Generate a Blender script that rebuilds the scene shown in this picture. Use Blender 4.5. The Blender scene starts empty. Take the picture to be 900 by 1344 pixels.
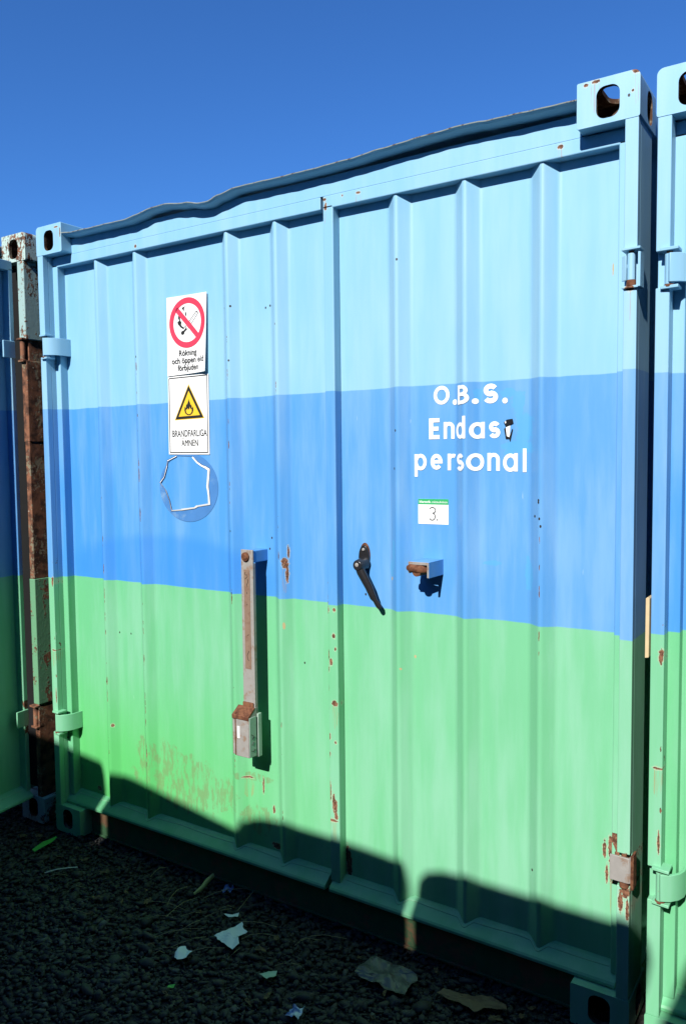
import bpy, bmesh, math, random
import numpy as np
from mathutils import Vector, Matrix
random.seed(7); rng = np.random.default_rng(7)
S = bpy.context.scene
COL = S.collection

# ------------------------------------------------------------------ camera
yaw, pitch, roll = 0.579133, -0.063969, -0.010827
cy, sy, cp, sp = math.cos(yaw), math.sin(yaw), math.cos(pitch), math.sin(pitch)
fw = Vector((-sy*cp, cy*cp, sp)); ri = Vector((cy, sy, 0)); up = ri.cross(fw)
c_, s_ = math.cos(roll), math.sin(roll)
R_, U_ = ri*c_ + up*s_, -ri*s_ + up*c_
cam = bpy.data.objects.new('camera', bpy.data.cameras.new('camera')); COL.objects.link(cam)
M = Matrix((R_, U_, -fw)).transposed().to_4x4(); M.translation = Vector((2.947916, -2.179099, 1.604417))
cam.matrix_world = M
cam.data.sensor_fit = 'HORIZONTAL'; cam.data.sensor_width = 36; cam.data.lens = 1054.6/900*36
cam.data.clip_start = 0.05; cam.data.clip_end = 2000
S.camera = cam

# ------------------------------------------------------------------ world, sun, exposure
SUN_TO = Vector((0.12, -1.0, 0.75)).normalized()          # towards the sun
SKY_TINT = (0.44, 0.92, 1.56)
w = bpy.data.worlds.new('World'); S.world = w; w.use_nodes = True
nt = w.node_tree; bg = nt.nodes['Background']
sky = nt.nodes.new('ShaderNodeTexSky'); sky.sky_type = 'NISHITA'; sky.sun_disc = False
sky.sun_elevation = math.asin(SUN_TO.z); sky.sun_rotation = math.atan2(SUN_TO.x, SUN_TO.y)
sky.air_density = 1.0; sky.dust_density = 0.0; sky.ozone_density = 3.5; sky.altitude = 0
tint = nt.nodes.new('ShaderNodeVectorMath'); tint.operation = 'MULTIPLY'; tint.inputs[1].default_value = SKY_TINT   # polarised, deep blue air
nt.links.new(sky.outputs[0], tint.inputs[0]); nt.links.new(tint.outputs[0], bg.inputs['Color'])
bg.inputs['Strength'].default_value = 0.07
sl = bpy.data.lights.new('sun', 'SUN'); sl.energy = 5.0; sl.angle = math.radians(0.53); sl.color = (1.0, 0.97, 0.92)
so = bpy.data.objects.new('sun', sl); COL.objects.link(so)
so.rotation_euler = (-SUN_TO).to_track_quat('-Z', 'Y').to_euler(); so.location = (3, -12, 9)
S.view_settings.view_transform = 'Standard'; S.view_settings.look = 'None'
S.view_settings.exposure = 0.5; S.view_settings.gamma = 1.0; S.view_settings.use_curve_mapping = False
S.render.engine = 'CYCLES'

# ------------------------------------------------------------------ node helpers
class NT:
    def __init__(s, name):
        s.m = bpy.data.materials.new(name); s.m.use_nodes = True; s.t = s.m.node_tree
        s.b = s.t.nodes['Principled BSDF']
    def n(s, typ, **kw):
        nd = s.t.nodes.new(typ)
        for k, v in kw.items(): setattr(nd, k, v)
        return nd
    def l(s, a, b): s.t.links.new(a, b)
    def val(s, x, inp):
        if isinstance(x, (int, float)): inp.default_value = x
        elif isinstance(x, tuple): inp.default_value = (*x, 1) if len(x) == 3 and inp.type == 'RGBA' else x
        else: s.l(x, inp)
    def math(s, op, a, b=0.0, c=0.0):
        nd = s.n('ShaderNodeMath', operation=op); s.val(a, nd.inputs[0]); s.val(b, nd.inputs[1])
        if len(nd.inputs) > 2: s.val(c, nd.inputs[2])
        return nd.outputs[0]
    def vmath(s, op, a, b):
        nd = s.n('ShaderNodeVectorMath', operation=op); s.val(a, nd.inputs[0]); s.val(b, nd.inputs[1])
        return nd.outputs['Value'] if op in ('LENGTH', 'DOT_PRODUCT') else nd.outputs[0]
    def mix(s, f, a, b):
        nd = s.n('ShaderNodeMix', data_type='RGBA'); s.val(f, nd.inputs[0]); s.val(a, nd.inputs[6]); s.val(b, nd.inputs[7])
        return nd.outputs[2]
    def obj(s): return s.n('ShaderNodeTexCoord').outputs['Object']
    def noise(s, vec, scale, detail=4, rough=0.55, sc=None):
        if sc: vec = s.vmath('MULTIPLY', vec, sc)
        nd = s.n('ShaderNodeTexNoise'); s.l(vec, nd.inputs['Vector'])
        nd.inputs['Scale'].default_value = scale; nd.inputs['Detail'].default_value = detail; nd.inputs['Roughness'].default_value = rough
        return nd.outputs['Fac']
    def ss(s, x, a, b):   # smoothstep map a..b -> 0..1
        nd = s.n('ShaderNodeMapRange', interpolation_type='SMOOTHSTEP'); s.val(x, nd.inputs[0])
        nd.inputs[1].default_value = a; nd.inputs[2].default_value = b; return nd.outputs[0]
    def bump(s, h, strength=0.3, dist=0.002, prev=None):
        nd = s.n('ShaderNodeBump'); s.val(h, nd.inputs['Height']); nd.inputs['Strength'].default_value = strength
        nd.inputs['Distance'].default_value = dist
        if prev: s.l(prev, nd.inputs['Normal'])
        return nd.outputs[0]
    def spots(s, P, lst, amp=0.95, nscale=95):
        """elliptic marks (x,z,rx,rz) with ragged outlines; returns 0/1 mask"""
        nz = s.math('MULTIPLY', s.math('SUBTRACT', s.noise(P, nscale, 5, 0.7), 0.5), amp*2)
        best = None
        for (x, z, rx, rz) in lst:
            d = s.vmath('LENGTH', s.vmath('MULTIPLY', s.vmath('SUBTRACT', P, (x, 0.0, z)), (1/rx, 0.0, 1/rz)), (0.0, 0.0, 0.0))
            best = d if best is None else s.math('MINIMUM', best, d)
        return s.ss(s.math('ADD', best, nz), 1.08, 0.92)

def spots_input_fix(): pass

CYAN = (0.195, 0.43, 0.62); BLUE = (0.052, 0.25, 0.58); GREEN = (0.125, 0.435, 0.205)
RUST_A = (0.07, 0.026, 0.013); RUST_B = (0.24, 0.11, 0.060)

def paint(name, rust=(), dots=(), chips=(), grime=(), touch=(), edge_rust=None, chip_lvl=0.80, pale=0.0, rough=0.42):
    g = NT(name); P = g.obj()
    sep = g.n('ShaderNodeSeparateXYZ'); g.l(P, sep.inputs[0]); X, Y, Z = sep.outputs
    wob = g.math('MULTIPLY', g.math('SUBTRACT', g.noise(P, 9, 3), 0.5), 0.007)
    zz = g.math('ADD', Z, wob)
    at = g.n('ShaderNodeAttribute'); at.attribute_type = 'OBJECT'; at.attribute_name = 'green_band_extra'   # each container was striped a little differently
    col = g.mix(g.ss(g.math('SUBTRACT', zz, at.outputs['Fac']), 1.1155, 1.1185), GREEN, BLUE)
    col = g.mix(g.ss(zz, 1.8345, 1.8375), col, CYAN)
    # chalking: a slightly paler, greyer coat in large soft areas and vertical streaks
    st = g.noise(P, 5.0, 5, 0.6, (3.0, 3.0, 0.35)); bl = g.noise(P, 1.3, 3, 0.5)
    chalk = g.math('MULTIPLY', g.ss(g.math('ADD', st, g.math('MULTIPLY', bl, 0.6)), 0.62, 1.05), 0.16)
    flare_fade = g.math('MULTIPLY', g.ss(g.math('ADD', X, g.math('MULTIPLY', Z, 0.35)), 0.1, 2.9), 0.08)   # sheen and lens flare gradient painted in, paler towards the right leaf
    col = g.mix(g.math('ADD', g.math('ADD', chalk, pale), flare_fade), col, (0.50, 0.66, 0.68))
    fine = g.noise(P, 3.0, 5, 0.65, (14.0, 14.0, 0.8))
    col = g.mix(g.math('MULTIPLY', g.ss(fine, 0.55, 0.80), 0.05), col, (0.06, 0.18, 0.18))
    # tiny pale scratches
    scr = g.noise(P, 40, 2, 0.5, (1.6, 1.6, 0.25))
    col = g.mix(g.math('MULTIPLY', g.ss(scr, 0.79, 0.82), 0.35), col, (0.7, 0.8, 0.75))
    if touch:
        deep = g.ss(g.vmath('LENGTH', g.vmath('MULTIPLY', g.vmath('SUBTRACT', g.vmath('ADD', P, (0.0, 0.0, 0.0)), (.62, 0.0, 1.16)), (1/.62, 0.0, 1/.17)), (0.0, 0.0, 0.0)), 1.05, .75)
        deep = g.math('MULTIPLY', g.math('MULTIPLY', deep, g.math('GREATER_THAN', zz, 1.117)), 0.5)
        col = g.mix(deep, col, (0.030, 0.205, 0.64))      # a second, deeper blue coat rolled over the lower left
        yg = g.math('MULTIPLY', g.math('MULTIPLY', g.ss(Z, .85, .30), g.ss(X, 1.9, .3)), 0.7)
        col = g.mix(g.math('MULTIPLY', yg, g.math('LESS_THAN', zz, 1.117)), col, (0.085, 0.46, 0.10))
        t = g.spots(P, touch, 1.3, 30); col = g.mix(g.math('MULTIPLY', t, 0.55), col, (0.075, 0.34, 0.62))
    if grime:
        gn = g.noise(P, 9, 7, 0.75, (5.0, 5.0, 1.3))
        t = g.spots(P, grime, 0.9, 18)
        t = g.math('MULTIPLY', t, g.ss(gn, 0.46, 0.56)); col = g.mix(g.math('MULTIPLY', t, 0.62), col, (0.17, 0.24, 0.10))
    # small random chips
    ch = g.ss(g.noise(P, 55, 4, 0.6), chip_lvl, chip_lvl+0.02)
    mask = ch
    if rust: mask = g.math('MAXIMUM', mask, g.spots(P, rust))
    if edge_rust:
        for (x0, wd, z0, z1, lvl) in edge_rust:
            near = g.ss(g.math('ABSOLUTE', g.math('SUBTRACT', X, x0)), wd, 0.0)
            inz = g.math('MULTIPLY', g.math('GREATER_THAN', Z, z0), g.math('LESS_THAN', Z, z1))
            nn = g.ss(g.math('ADD', g.noise(P, 30, 4, 0.6, (1.0, 1.0, 0.6)), g.math('MULTIPLY', near, 0.16)), lvl, lvl+0.02)
            mask = g.math('MAXIMUM', mask, g.math('MULTIPLY', g.math('MULTIPLY', nn, inz), g.math('GREATER_THAN', near, 0.01)))
    rc = g.mix(g.ss(g.noise(P, 110, 5, 0.7), .38, .62), RUST_A, RUST_B)
    rc = g.mix(g.ss(g.noise(P, 70, 4, 0.7), .60, .68), rc, (0.34, 0.27, 0.18))
    if chips:
        t = g.spots(P, chips, 0.8, 90); col = g.mix(t, col, (0.42, 0.34, 0.18))
    if rust:   # rust runs: narrow vertical streaks under the larger marks, and a pale primer rim round each
        bleed = g.spots(P, [(x, z-rz-.030, rx*0.9+.002, .040+rz) for (x, z, rx, rz) in rust if rx > 0.006], 0.4, 30)
        run = g.ss(g.noise(P, 60, 3, 0.6, (4.0, 4.0, 0.12)), .50, .66)
        col = g.mix(g.math('MULTIPLY', g.math('MULTIPLY', bleed, run), 0.55), col, (0.34, 0.20, 0.08))
        rim = g.spots(P, [(x, z, rx+.0022, rz+.003) for (x, z, rx, rz) in rust])
        col = g.mix(g.math('MULTIPLY', rim, 0.45), col, (0.50, 0.50, 0.36))
    col = g.mix(mask, col, rc)
    if dots:
        t = g.spots(P, [(x, z, 0.0032, 0.0042) for (x, z) in dots], 0.35, 150); col = g.mix(t, col, (0.03, 0.025, 0.02))
    g.val(col, g.b.inputs['Base Color'])
    ro = g.math('ADD', g.math('MULTIPLY', g.noise(P, 7, 4), 0.14), rough-0.07)
    g.val(g.math('MAXIMUM', ro, g.math('MULTIPLY', mask, 0.85)), g.b.inputs['Roughness'])
    g.b.inputs['Specular IOR Level'].default_value = 0.4
    b1 = g.bump(g.noise(P, 2.2, 2, 0.4), 0.5, 0.012)
    b2 = g.bump(g.noise(P, 160, 3), 0.10, 0.0008, b1)
    b3 = g.bump(g.math('MULTIPLY', mask, -1.0), 0.5, 0.0008, b2)
    g.l(b3, g.b.inputs['Normal'])
    return g.m

def plain(name, col, rough=0.5, metal=0.0, var=0.12, vs=30, spec=0.4, col2=None, lvl=(0.45, 0.65), bump=0.2, bs=120, bd=0.001):
    g = NT(name); P = g.obj()
    dark = tuple(c*(1-var) for c in col)
    c = g.mix(g.noise(P, vs, 4), dark, col)
    if col2: c = g.mix(g.ss(g.noise(P, vs*0.7, 5, 0.65), *lvl), c, col2)
    g.val(c, g.b.inputs['Base Color']); g.b.inputs['Roughness'].default_value = rough
    g.b.inputs['Metallic'].default_value = metal; g.b.inputs['Specular IOR Level'].default_value = spec
    if bump: g.l(g.bump(g.noise(P, bs, 4), bump, bd), g.b.inputs['Normal'])
    return g.m

DOOR_RUST = [(1.232,1.246,.0095,.018),(1.238,1.205,.004,.030),(1.242,1.285,.0026,.022),(2.345,.490,.005,.026),(2.362,.50,.006,.035),(2.366,.45,.007,.05),(2.352,.42,.004,.03),
 (1.102,.405,.004,.028),(1.035,.424,.022,.003),(1.15,.324,.005,.014),(1.478,.20,.010,.055),(1.47,.24,.006,.035),(0.19,.195,.012,.01),(1.16,.19,.02,.012),(0.27,.60,.004,.006),(0.31,.50,.005,.008)]
DOTS = [(1.696,2.231),(1.687,1.698),(1.680,1.577),(2.156,1.484),(2.141,1.437),(2.159,1.431),(2.163,1.409),(2.156,1.478),(1.149,2.147),(1.169,2.152),
 (.519,2.022),(.515,1.912),(.506,1.353),(.344,.897),(.413,.899),(.254,.674),(.966,2.164),(1.006,2.165),(.998,1.971),(1.554,1.158),(2.136,.375),(1.298,.892),(1.15,1.29),(1.16,1.33),(.99,1.35),(.99,1.12)]
CHIPS = [(2.352,2.118,.0022,.018),(1.739,.97,.004,.005),(1.70,.93,.004,.004),(1.227,1.021,.004,.012),(1.66,1.22,.004,.006)]
HDR_RUST = [(2.216,2.459,.007,.006),(1.434,2.436,.005,.012),(1.43,2.46,.008,.004),(1.562,2.458,.009,.0035),(1.501,2.461,.003,.003),(.54,2.445,.006,.006)]
STILE_RUST = [(1.424,1.10,.005,.008),(1.450,1.101,.006,.006),(1.447,1.011,.006,.008),(1.453,.967,.004,.006),(1.435,.921,.006,.012),(1.422,.895,.006,.010),(1.449,.779,.012,.010),
 (1.425,.662,.005,.012),(1.424,.60,.005,.010),(1.450,.643,.004,.005),(1.424,.470,.006,.040),(1.440,.430,.005,.035),(1.448,.42,.006,.022),(1.436,.367,.020,.004),(1.450,.385,.007,.012),(1.42,.55,.004,.01)]
TOUCH = [(2.084,1.76,.022,.045),(2.105,1.70,.03,.05),(2.09,1.64,.045,.018),(2.055,1.635,.02,.02),(1.96,1.80,.012,.02),(2.055,1.80,.03,.012),(1.67,1.31,.008,.05),(1.66,1.25,.010,.03),(2.12,1.27,.012,.05),(2.0,1.29,.03,.008)]
GRIME = [(.60,.40,.11,.075),(.74,.37,.14,.075),(.88,.33,.12,.07),(.48,.40,.05,.07),(1.08,.27,.08,.05),(.66,.30,.25,.08),(1.05,.43,.10,.015)]

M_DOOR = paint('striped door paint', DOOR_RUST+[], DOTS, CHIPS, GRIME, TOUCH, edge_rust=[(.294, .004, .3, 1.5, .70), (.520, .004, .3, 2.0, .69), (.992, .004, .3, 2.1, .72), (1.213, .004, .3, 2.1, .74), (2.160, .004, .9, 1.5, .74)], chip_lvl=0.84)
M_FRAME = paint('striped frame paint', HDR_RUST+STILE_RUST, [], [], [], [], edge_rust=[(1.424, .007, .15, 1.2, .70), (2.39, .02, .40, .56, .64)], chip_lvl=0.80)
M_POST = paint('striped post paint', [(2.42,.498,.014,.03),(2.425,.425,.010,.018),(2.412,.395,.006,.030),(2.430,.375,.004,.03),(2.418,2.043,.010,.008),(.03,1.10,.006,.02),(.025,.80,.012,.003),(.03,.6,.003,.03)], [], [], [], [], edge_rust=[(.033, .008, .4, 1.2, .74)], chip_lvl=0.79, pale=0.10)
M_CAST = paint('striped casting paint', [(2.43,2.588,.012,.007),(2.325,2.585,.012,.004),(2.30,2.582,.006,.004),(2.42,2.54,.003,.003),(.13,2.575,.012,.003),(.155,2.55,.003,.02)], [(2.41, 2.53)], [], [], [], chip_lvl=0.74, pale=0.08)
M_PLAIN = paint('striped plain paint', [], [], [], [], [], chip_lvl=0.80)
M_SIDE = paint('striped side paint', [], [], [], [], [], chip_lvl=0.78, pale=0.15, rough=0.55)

def old_paint(name, base, amount, stripes=False):
    g = NT(name); P = g.obj()
    n1 = g.noise(P, 13, 6, 0.7, (1.0, 1.0, 0.5)); n2 = g.noise(P, 70, 4, 0.7)
    m = g.ss(g.math('ADD', n1, g.math('MULTIPLY', n2, 0.5)), amount, amount+0.05)
    rc = g.mix(g.ss(g.noise(P, 30, 5), .35, .65), (0.05, 0.020, 0.010), (0.22, 0.09, 0.045))
    rc = g.mix(g.ss(n2, .66, .70), rc, (0.40, 0.35, 0.27))
    g.val(g.mix(m, base, rc), g.b.inputs['Base Color'])
    g.val(g.math('ADD', g.math('MULTIPLY', m, 0.4), 0.45), g.b.inputs['Roughness'])
    g.l(g.bump(g.math('ADD', n2, m), 0.5, 0.0015), g.b.inputs['Normal'])
    return g.m
M_OLD_CAST = old_paint('weathered pale casting paint', (0.42, 0.55, 0.50), 0.78)
M_OLD_POST = old_paint('weathered pale post paint', (0.30, 0.44, 0.42), 0.80)
M_OLD_GREEN = old_paint('weathered green post paint', (0.13, 0.30, 0.17), 0.80)
M_OLD_RUST = old_paint('rust scaled post steel', (0.20, 0.17, 0.11), 0.62)
M_RUST = plain('rusty steel', (0.22, 0.095, 0.05), 0.85, 0, 0.5, 90, 0.2, (0.09, 0.035, 0.02), (.42, .6), bump=0.6)
M_RIM = plain('casting inside, rusty', (0.10, 0.05, 0.03), 0.9, 0, 0.5, 50, 0.2, (0.20, 0.17, 0.12), bump=0.6)
M_GALV = plain('galvanised steel', (0.37, 0.35, 0.325), 0.55, 0.15, 0.35, 45, 0.4, (0.26, 0.18, 0.13), (.50, .66), bump=.4)
M_GALV_G = plain('green smeared galvanised steel', (0.34, 0.46, 0.38), 0.5, 0.15, 0.25, 20, 0.4, (0.20, 0.28, 0.22), (.55, .68))
M_BROWN = plain('brown primer strip', (0.25, 0.165, 0.115), 0.75, 0, 0.35, 60, 0.3, (0.17, 0.10, 0.07), (.5, .66))
M_BLACK = plain('black enamel', (0.018, 0.018, 0.020), 0.28, 0, 0.2, 40, 0.5, (0.06, 0.05, 0.045), (.62, .72))
M_WHITE = plain('white sign plastic', (0.80, 0.80, 0.78), 0.45, 0, 0.04, 12, 0.35, bump=0.05)
M_PAPER = plain('white paper', (0.66, 0.70, 0.72), 0.7, 0, 0.15, 30, 0.3, (0.45, 0.5, 0.5), (.55, .7), bump=0.3)
M_RED = plain('sign red', (0.62, 0.045, 0.09), 0.5, 0, 0.06, 20, 0.35, bump=0)
M_INK = plain('sign black', (0.02, 0.02, 0.02), 0.5, 0, 0.2, 60, 0.3, bump=0)
M_GREY = plain('faded grey print', (0.13, 0.14, 0.12), 0.5, 0, 0.4, 90, 0.3, bump=0)
M_YEL = plain('sign yellow', (0.80, 0.50, 0.03), 0.5, 0, 0.06, 20, 0.35, bump=0)
M_LGREEN = plain('label green', (0.03, 0.36, 0.12), 0.5, 0, 0.06, 20, 0.35, bump=0)
M_LETTER = plain('white vinyl', (0.82, 0.83, 0.80), 0.5, 0, 0.05, 30, 0.35, bump=0.05)
M_FILM = plain('old film residue', (0.075, 0.22, 0.50), 0.25, 0, 0.2, 20, 0.6, (0.18, 0.32, 0.50), (.5, .7), bump=0.3, bs=25)
M_WOOD = plain('pale wood', (0.62, 0.48, 0.28), 0.7, 0, 0.2, 40, 0.3)
M_DARKU = plain('dirty underframe paint', (0.05, 0.13, 0.06), 0.85, 0, 0.4, 14, 0.2, (0.16, 0.09, 0.05), (.48, .6), bump=0.4)
M_CASTER = plain('dark shadow caster', (0.10, 0.09, 0.08), 0.8, 0, 0.3, 8, 0.2)
M_GAP_DARK = plain('black gap fill', (0.012, 0.012, 0.012), 0.8, 0, 0.3, 30, 0.2)
M_SEAL = plain('sealant', (0.30, 0.60, 0.38), 0.7, 0, 0.3, 40, 0.2)

# ------------------------------------------------------------------ mesh helpers
class MB:
    def __init__(s): s.v = []; s.f = []; s.mi = []
    def quad(s, *p, m=0):
        i = len(s.v); s.v += [tuple(q) for q in p]; s.f.append(tuple(range(i, i+len(p)))); s.mi.append(m)
    def box(s, x0, x1, y0, y1, z0, z1, m=0):
        i = len(s.v)
        s.v += [(x0,y0,z0),(x1,y0,z0),(x1,y1,z0),(x0,y1,z0),(x0,y0,z1),(x1,y0,z1),(x1,y1,z1),(x0,y1,z1)]
        for f in ((0,3,2,1),(4,5,6,7),(0,1,5,4),(1,2,6,5),(2,3,7,6),(3,0,4,7)):
            s.f.append(tuple(i+k for k in f)); s.mi.append(m)
    def prism(s, pts, a0, a1, axis='y', m=0):
        """extrude a 2-D outline along an axis; outline in the two other axes (x,z)/(y,z)/(x,y)"""
        def P(p, a): return (p[0], a, p[1]) if axis == 'y' else ((a, p[0], p[1]) if axis == 'x' else (p[0], p[1], a))
        i = len(s.v); n = len(pts)
        s.v += [P(p, a0) for p in pts] + [P(p, a1) for p in pts]
        s.f.append(tuple(i+k for k in range(n))); s.f.append(tuple(i+n+k for k in reversed(range(n)))); s.mi += [m, m]
        for k in range(n):
            s.f.append((i+k, i+(k+1) % n, i+n+(k+1) % n, i+n+k)); s.mi.append(m)
    def tube(s, path, rad, seg=12, m=0, flat=1.0):
        i0 = len(s.v); path = [Vector(p) for p in path]; n = len(path)
        for k, p in enumerate(path):
            t = (path[min(k+1, n-1)] - path[max(k-1, 0)]).normalized()
            a = Vector((0, 1, 0)) if abs(t.y) < 0.9 else Vector((1, 0, 0))
            u = t.cross(a).normalized(); v = t.cross(u)
            r = rad[k] if isinstance(rad, (list, tuple)) else rad
            for j in range(seg):
                an = 2*math.pi*j/seg; s.v.append(tuple(p + u*math.cos(an)*r + v*math.sin(an)*r*flat))
        for k in range(n-1):
            for j in range(seg):
                s.f.append((i0+k*seg+j, i0+k*seg+(j+1) % seg, i0+(k+1)*seg+(j+1) % seg, i0+(k+1)*seg+j)); s.mi.append(m)
        s.f.append(tuple(i0+j for j in reversed(range(seg)))); s.f.append(tuple(i0+(n-1)*seg+j for j in range(seg))); s.mi += [m, m]
    def sheet(s, rows, m=0):
        i0 = len(s.v); nr = len(rows); nc = len(rows[0])
        for r in rows: s.v += [tuple(p) for p in r]
        for a in range(nr-1):
            for b in range(nc-1):
                s.f.append((i0+a*nc+b, i0+a*nc+b+1, i0+(a+1)*nc+b+1, i0+(a+1)*nc+b)); s.mi.append(m)
    def build(s, name, mats, parent=None, bevel=0.0, smooth=False, seg=2):
        me = bpy.data.meshes.new(name); me.from_pydata(s.v, [], s.f)
        mats = mats if isinstance(mats, (list, tuple)) else [mats]
        for mm in mats: me.materials.append(mm)
        if len(mats) > 1: me.polygons.foreach_set('material_index', s.mi)
        bm = bmesh.new(); bm.from_mesh(me); bmesh.ops.recalc_face_normals(bm, faces=bm.faces); bm.to_mesh(me); bm.free()
        if smooth:
            me.polygons.foreach_set('use_smooth', [True]*len(me.polygons))
            try: me.set_sharp_from_angle(angle=math.radians(40))
            except Exception: pass
        o = bpy.data.objects.new(name, me); COL.objects.link(o)
        if parent: o.parent = parent
        if bevel:
            b = o.modifiers.new('edge', 'BEVEL'); b.width = bevel; b.segments = seg; b.limit_method = 'ANGLE'; b.angle_limit = math.radians(40)
            b.use_clamp_overlap = True
        return o

def empty(name, loc, label, cat, group=None):
    o = bpy.data.objects.new(name, None); COL.objects.link(o); o.location = loc
    o.empty_display_size = 0.1
    o['label'] = label; o['category'] = cat
    if group: o['group'] = group
    return o
def tag(o, label, cat, group=None):
    o['label'] = label; o['category'] = cat
    if group: o['group'] = group
    return o
def evaluated_mesh(o, name):
    dg = bpy.context.evaluated_depsgraph_get(); dg.update()
    return bpy.data.meshes.new_from_object(o.evaluated_get(dg))

# ------------------------------------------------------------------ profiles shared by the containers
FY, PY, CY_ = 0.05, 0.087, 0.056          # door frame face, panel face, rib crest
RIB_L = [.295, .522, .994, 1.215]; RIB_R = [1.692, 1.925, 2.162]
def dent(x, z): return .0012*math.sin(7*x+2.3*z+1)*math.sin(3.1*z+5*x)
def surf_y(x):
    for c in RIB_L + RIB_R:
        d = abs(x-c)
        if d < .004: return CY_
        if d < .041: return CY_ + (d-.004)/.037*(PY-CY_)
    return PY

def stadium(w, h, n=10):
    pts = []; r = min(w, h)/2
    for k in range(4*n):
        a = 2*math.pi*k/(4*n) + math.pi/(4*n)
        cx = (w/2-r)*(1 if math.cos(a) > 0 else -1); cz = (h/2-r)*(1 if math.sin(a) > 0 else -1)
        pts.append((cx + r*math.cos(a), cz + r*math.sin(a)))
    return pts

def rrect(w, h, r, n=8):
    pts = []
    for (sx, sz, a0) in ((1, 1, 0), (-1, 1, 90), (-1, -1, 180), (1, -1, 270)):
        for j in range(n):
            a = math.radians(a0+90*j/(n-1)); pts.append((sx*(w/2-r)+r*math.cos(a), sz*(h/2-r)+r*math.sin(a)))
    return pts
_cast = {}
def casting_mesh(side, top):
    """hollow ISO-style corner casting, local box 0.162 x 0.178 x 0.118, holes by boolean"""
    k = (side, top)
    if k in _cast: return _cast[k]
    W, D, H = .162, .178, .118
    r = .017; sgn = -1 if side == 'L' else 1
    out = []
    for (cx, cz, a0, rr) in ((W, H, 0, r if side == 'R' else .004), (0, H, 90, r if side == 'L' else .004), (0, 0, 180, .006), (W, 0, 270, .006)):
        for j in range(6):
            a = math.radians(a0 + 90*j/5)
            out.append((cx + (-rr if cx else rr) + rr*math.cos(a), cz + (-rr if cz else rr) + rr*math.sin(a)))
    if not top: out = [(x, H-z) for (x, z) in out]
    b = MB(); b.prism(out, 0, D); o = b.build('tmp', [M_CAST, M_RIM])
    cut = MB()
    cut.box(.013, W-.013, .014, D-.014, .013, H-.013, m=1)
    hc = MB(); st = rrect(.060, .082, .023)
    fx = .081; hz = H/2 - (.004 if top else -.004)
    hc.prism([(fx+a, hz+c) for a, c in st], -.02, .05)
    sc = MB(); st2 = rrect(.060, .084, .026)
    if side == 'R': sc.prism([(.108+a, hz+c) for a, c in st2], W-.05, W+.02, 'x')
    else: sc.prism([(.108+a, hz+c) for a, c in st2], -.02, .05, 'x')
    tc = MB(); st3 = stadium(.064, .12)
    tc.prism([(W/2+a, .092+c) for a, c in st3], *((H-.05, H+.02) if top else (-.02, .05)), 'z')
    cs = []
    for q in (cut, hc, sc, tc):
        co = q.build('cut', M_RIM); cs.append(co)
        md = o.modifiers.new('b', 'BOOLEAN'); md.operation = 'DIFFERENCE'; md.object = co; md.solver = 'EXACT'
        try: md.material_mode = 'TRANSFER'
        except Exception: pass
    me = evaluated_mesh(o, 'casting')
    for q in cs + [o]: bpy.data.objects.remove(q, do_unlink=True)
    me.materials.clear(); me.materials.append(M_CAST); me.materials.append(M_RIM)   # interior faces rusty
    for p in me.polygons:
        c = p.center
        inside = .006 < c.x < W-.006 and .006 < c.y < D-.006 and .006 < c.z < H-.006
        p.material_index = 1 if inside else 0
    _cast[k] = me
    return me

def casting(parent, x, y, z, side, top, mat=None, yflip=False):
    me = casting_mesh(side, top).copy()
    xf = Matrix.Translation((x, y, z))
    if yflip: xf = Matrix.Translation((x, y, z)) @ Matrix.Scale(-1, 4, (0, 1, 0)); 
    me.transform(xf)
    if yflip: me.flip_normals()
    if mat: me.materials[0] = mat
    o = bpy.data.objects.new('corner_casting', me); COL.objects.link(o); o.parent = parent
    bv = o.modifiers.new('edge', 'BEVEL'); bv.width = .0022; bv.segments = 2; bv.limit_method = 'ANGLE'; bv.angle_limit = math.radians(50)
    return o

def leaf(parent, xa, xb, ribs, frame_edges, mat, matf, name='door'):
    """one door leaf: ribbed panel with its frame; frame_edges = list of (x0,x1) stiles"""
    b = MB()
    xs = [xa]
    for c in ribs: xs += [c-.050, c-.041, c-.034, c-.010, c-.004, c+.004, c+.010, c+.034, c+.041, c+.050]
    xs.append(xb)
    # extra columns between for a subtle unevenness of the sheet
    full = []
    for i in range(len(xs)-1):
        n = max(1, int((xs[i+1]-xs[i])/.06))
        for j in range(n): full.append(xs[i] + (xs[i+1]-xs[i])*j/n)
    full.append(xs[-1])
    zs = [.150 + (2.440-.150)*k/40 for k in range(41)]
    rows = [[(x, surf_y(x)+dent(x, z)*(surf_y(x) > PY-.001), z) for x in full] for z in zs]
    b.sheet(rows)
    b.sheet([[(x, PY+.02, z) for x in (xa, xb)] for z in (.150, 2.440)])
    o = b.build(name, mat, parent, smooth=True)
    try: o.data.set_sharp_from_angle(angle=math.radians(75))
    except Exception: pass
    f = MB()
    for (x0, x1) in frame_edges: f.box(x0, x1, FY, .105, .150, 2.440)
    xl, xr = min(xa, *[e[0] for e in frame_edges]), max(xb, *[e[1] for e in frame_edges])
    f.box(xl, xr, FY, .11, 2.430, 2.4715)
    fo = f.build('door_frame', matf, o, bevel=.003)
    s = MB()
    s.prism([(.088, .170), (.076, .166), (.034, .136), (.030, .130), (.030, .121), (.040, .119), (.104, .119), (.104, .170)], xl+.004, xr-.004, 'x')
    s.build('bottom_rail', matf, o, bevel=.0015)
    s = MB(); pth = []
    for k in range(160):
        x = xa+.01+(xb-xa-.02)*k/159; y = min(surf_y(x), .0755)-.006-.004*abs(math.sin(9*x)) ; pth.append((x, y, .166-(.076-y)*.714+.0006))
    s.tube(pth, .0016, 5); s.build('sealant_bead', M_SEAL, o)
    return o

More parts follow.
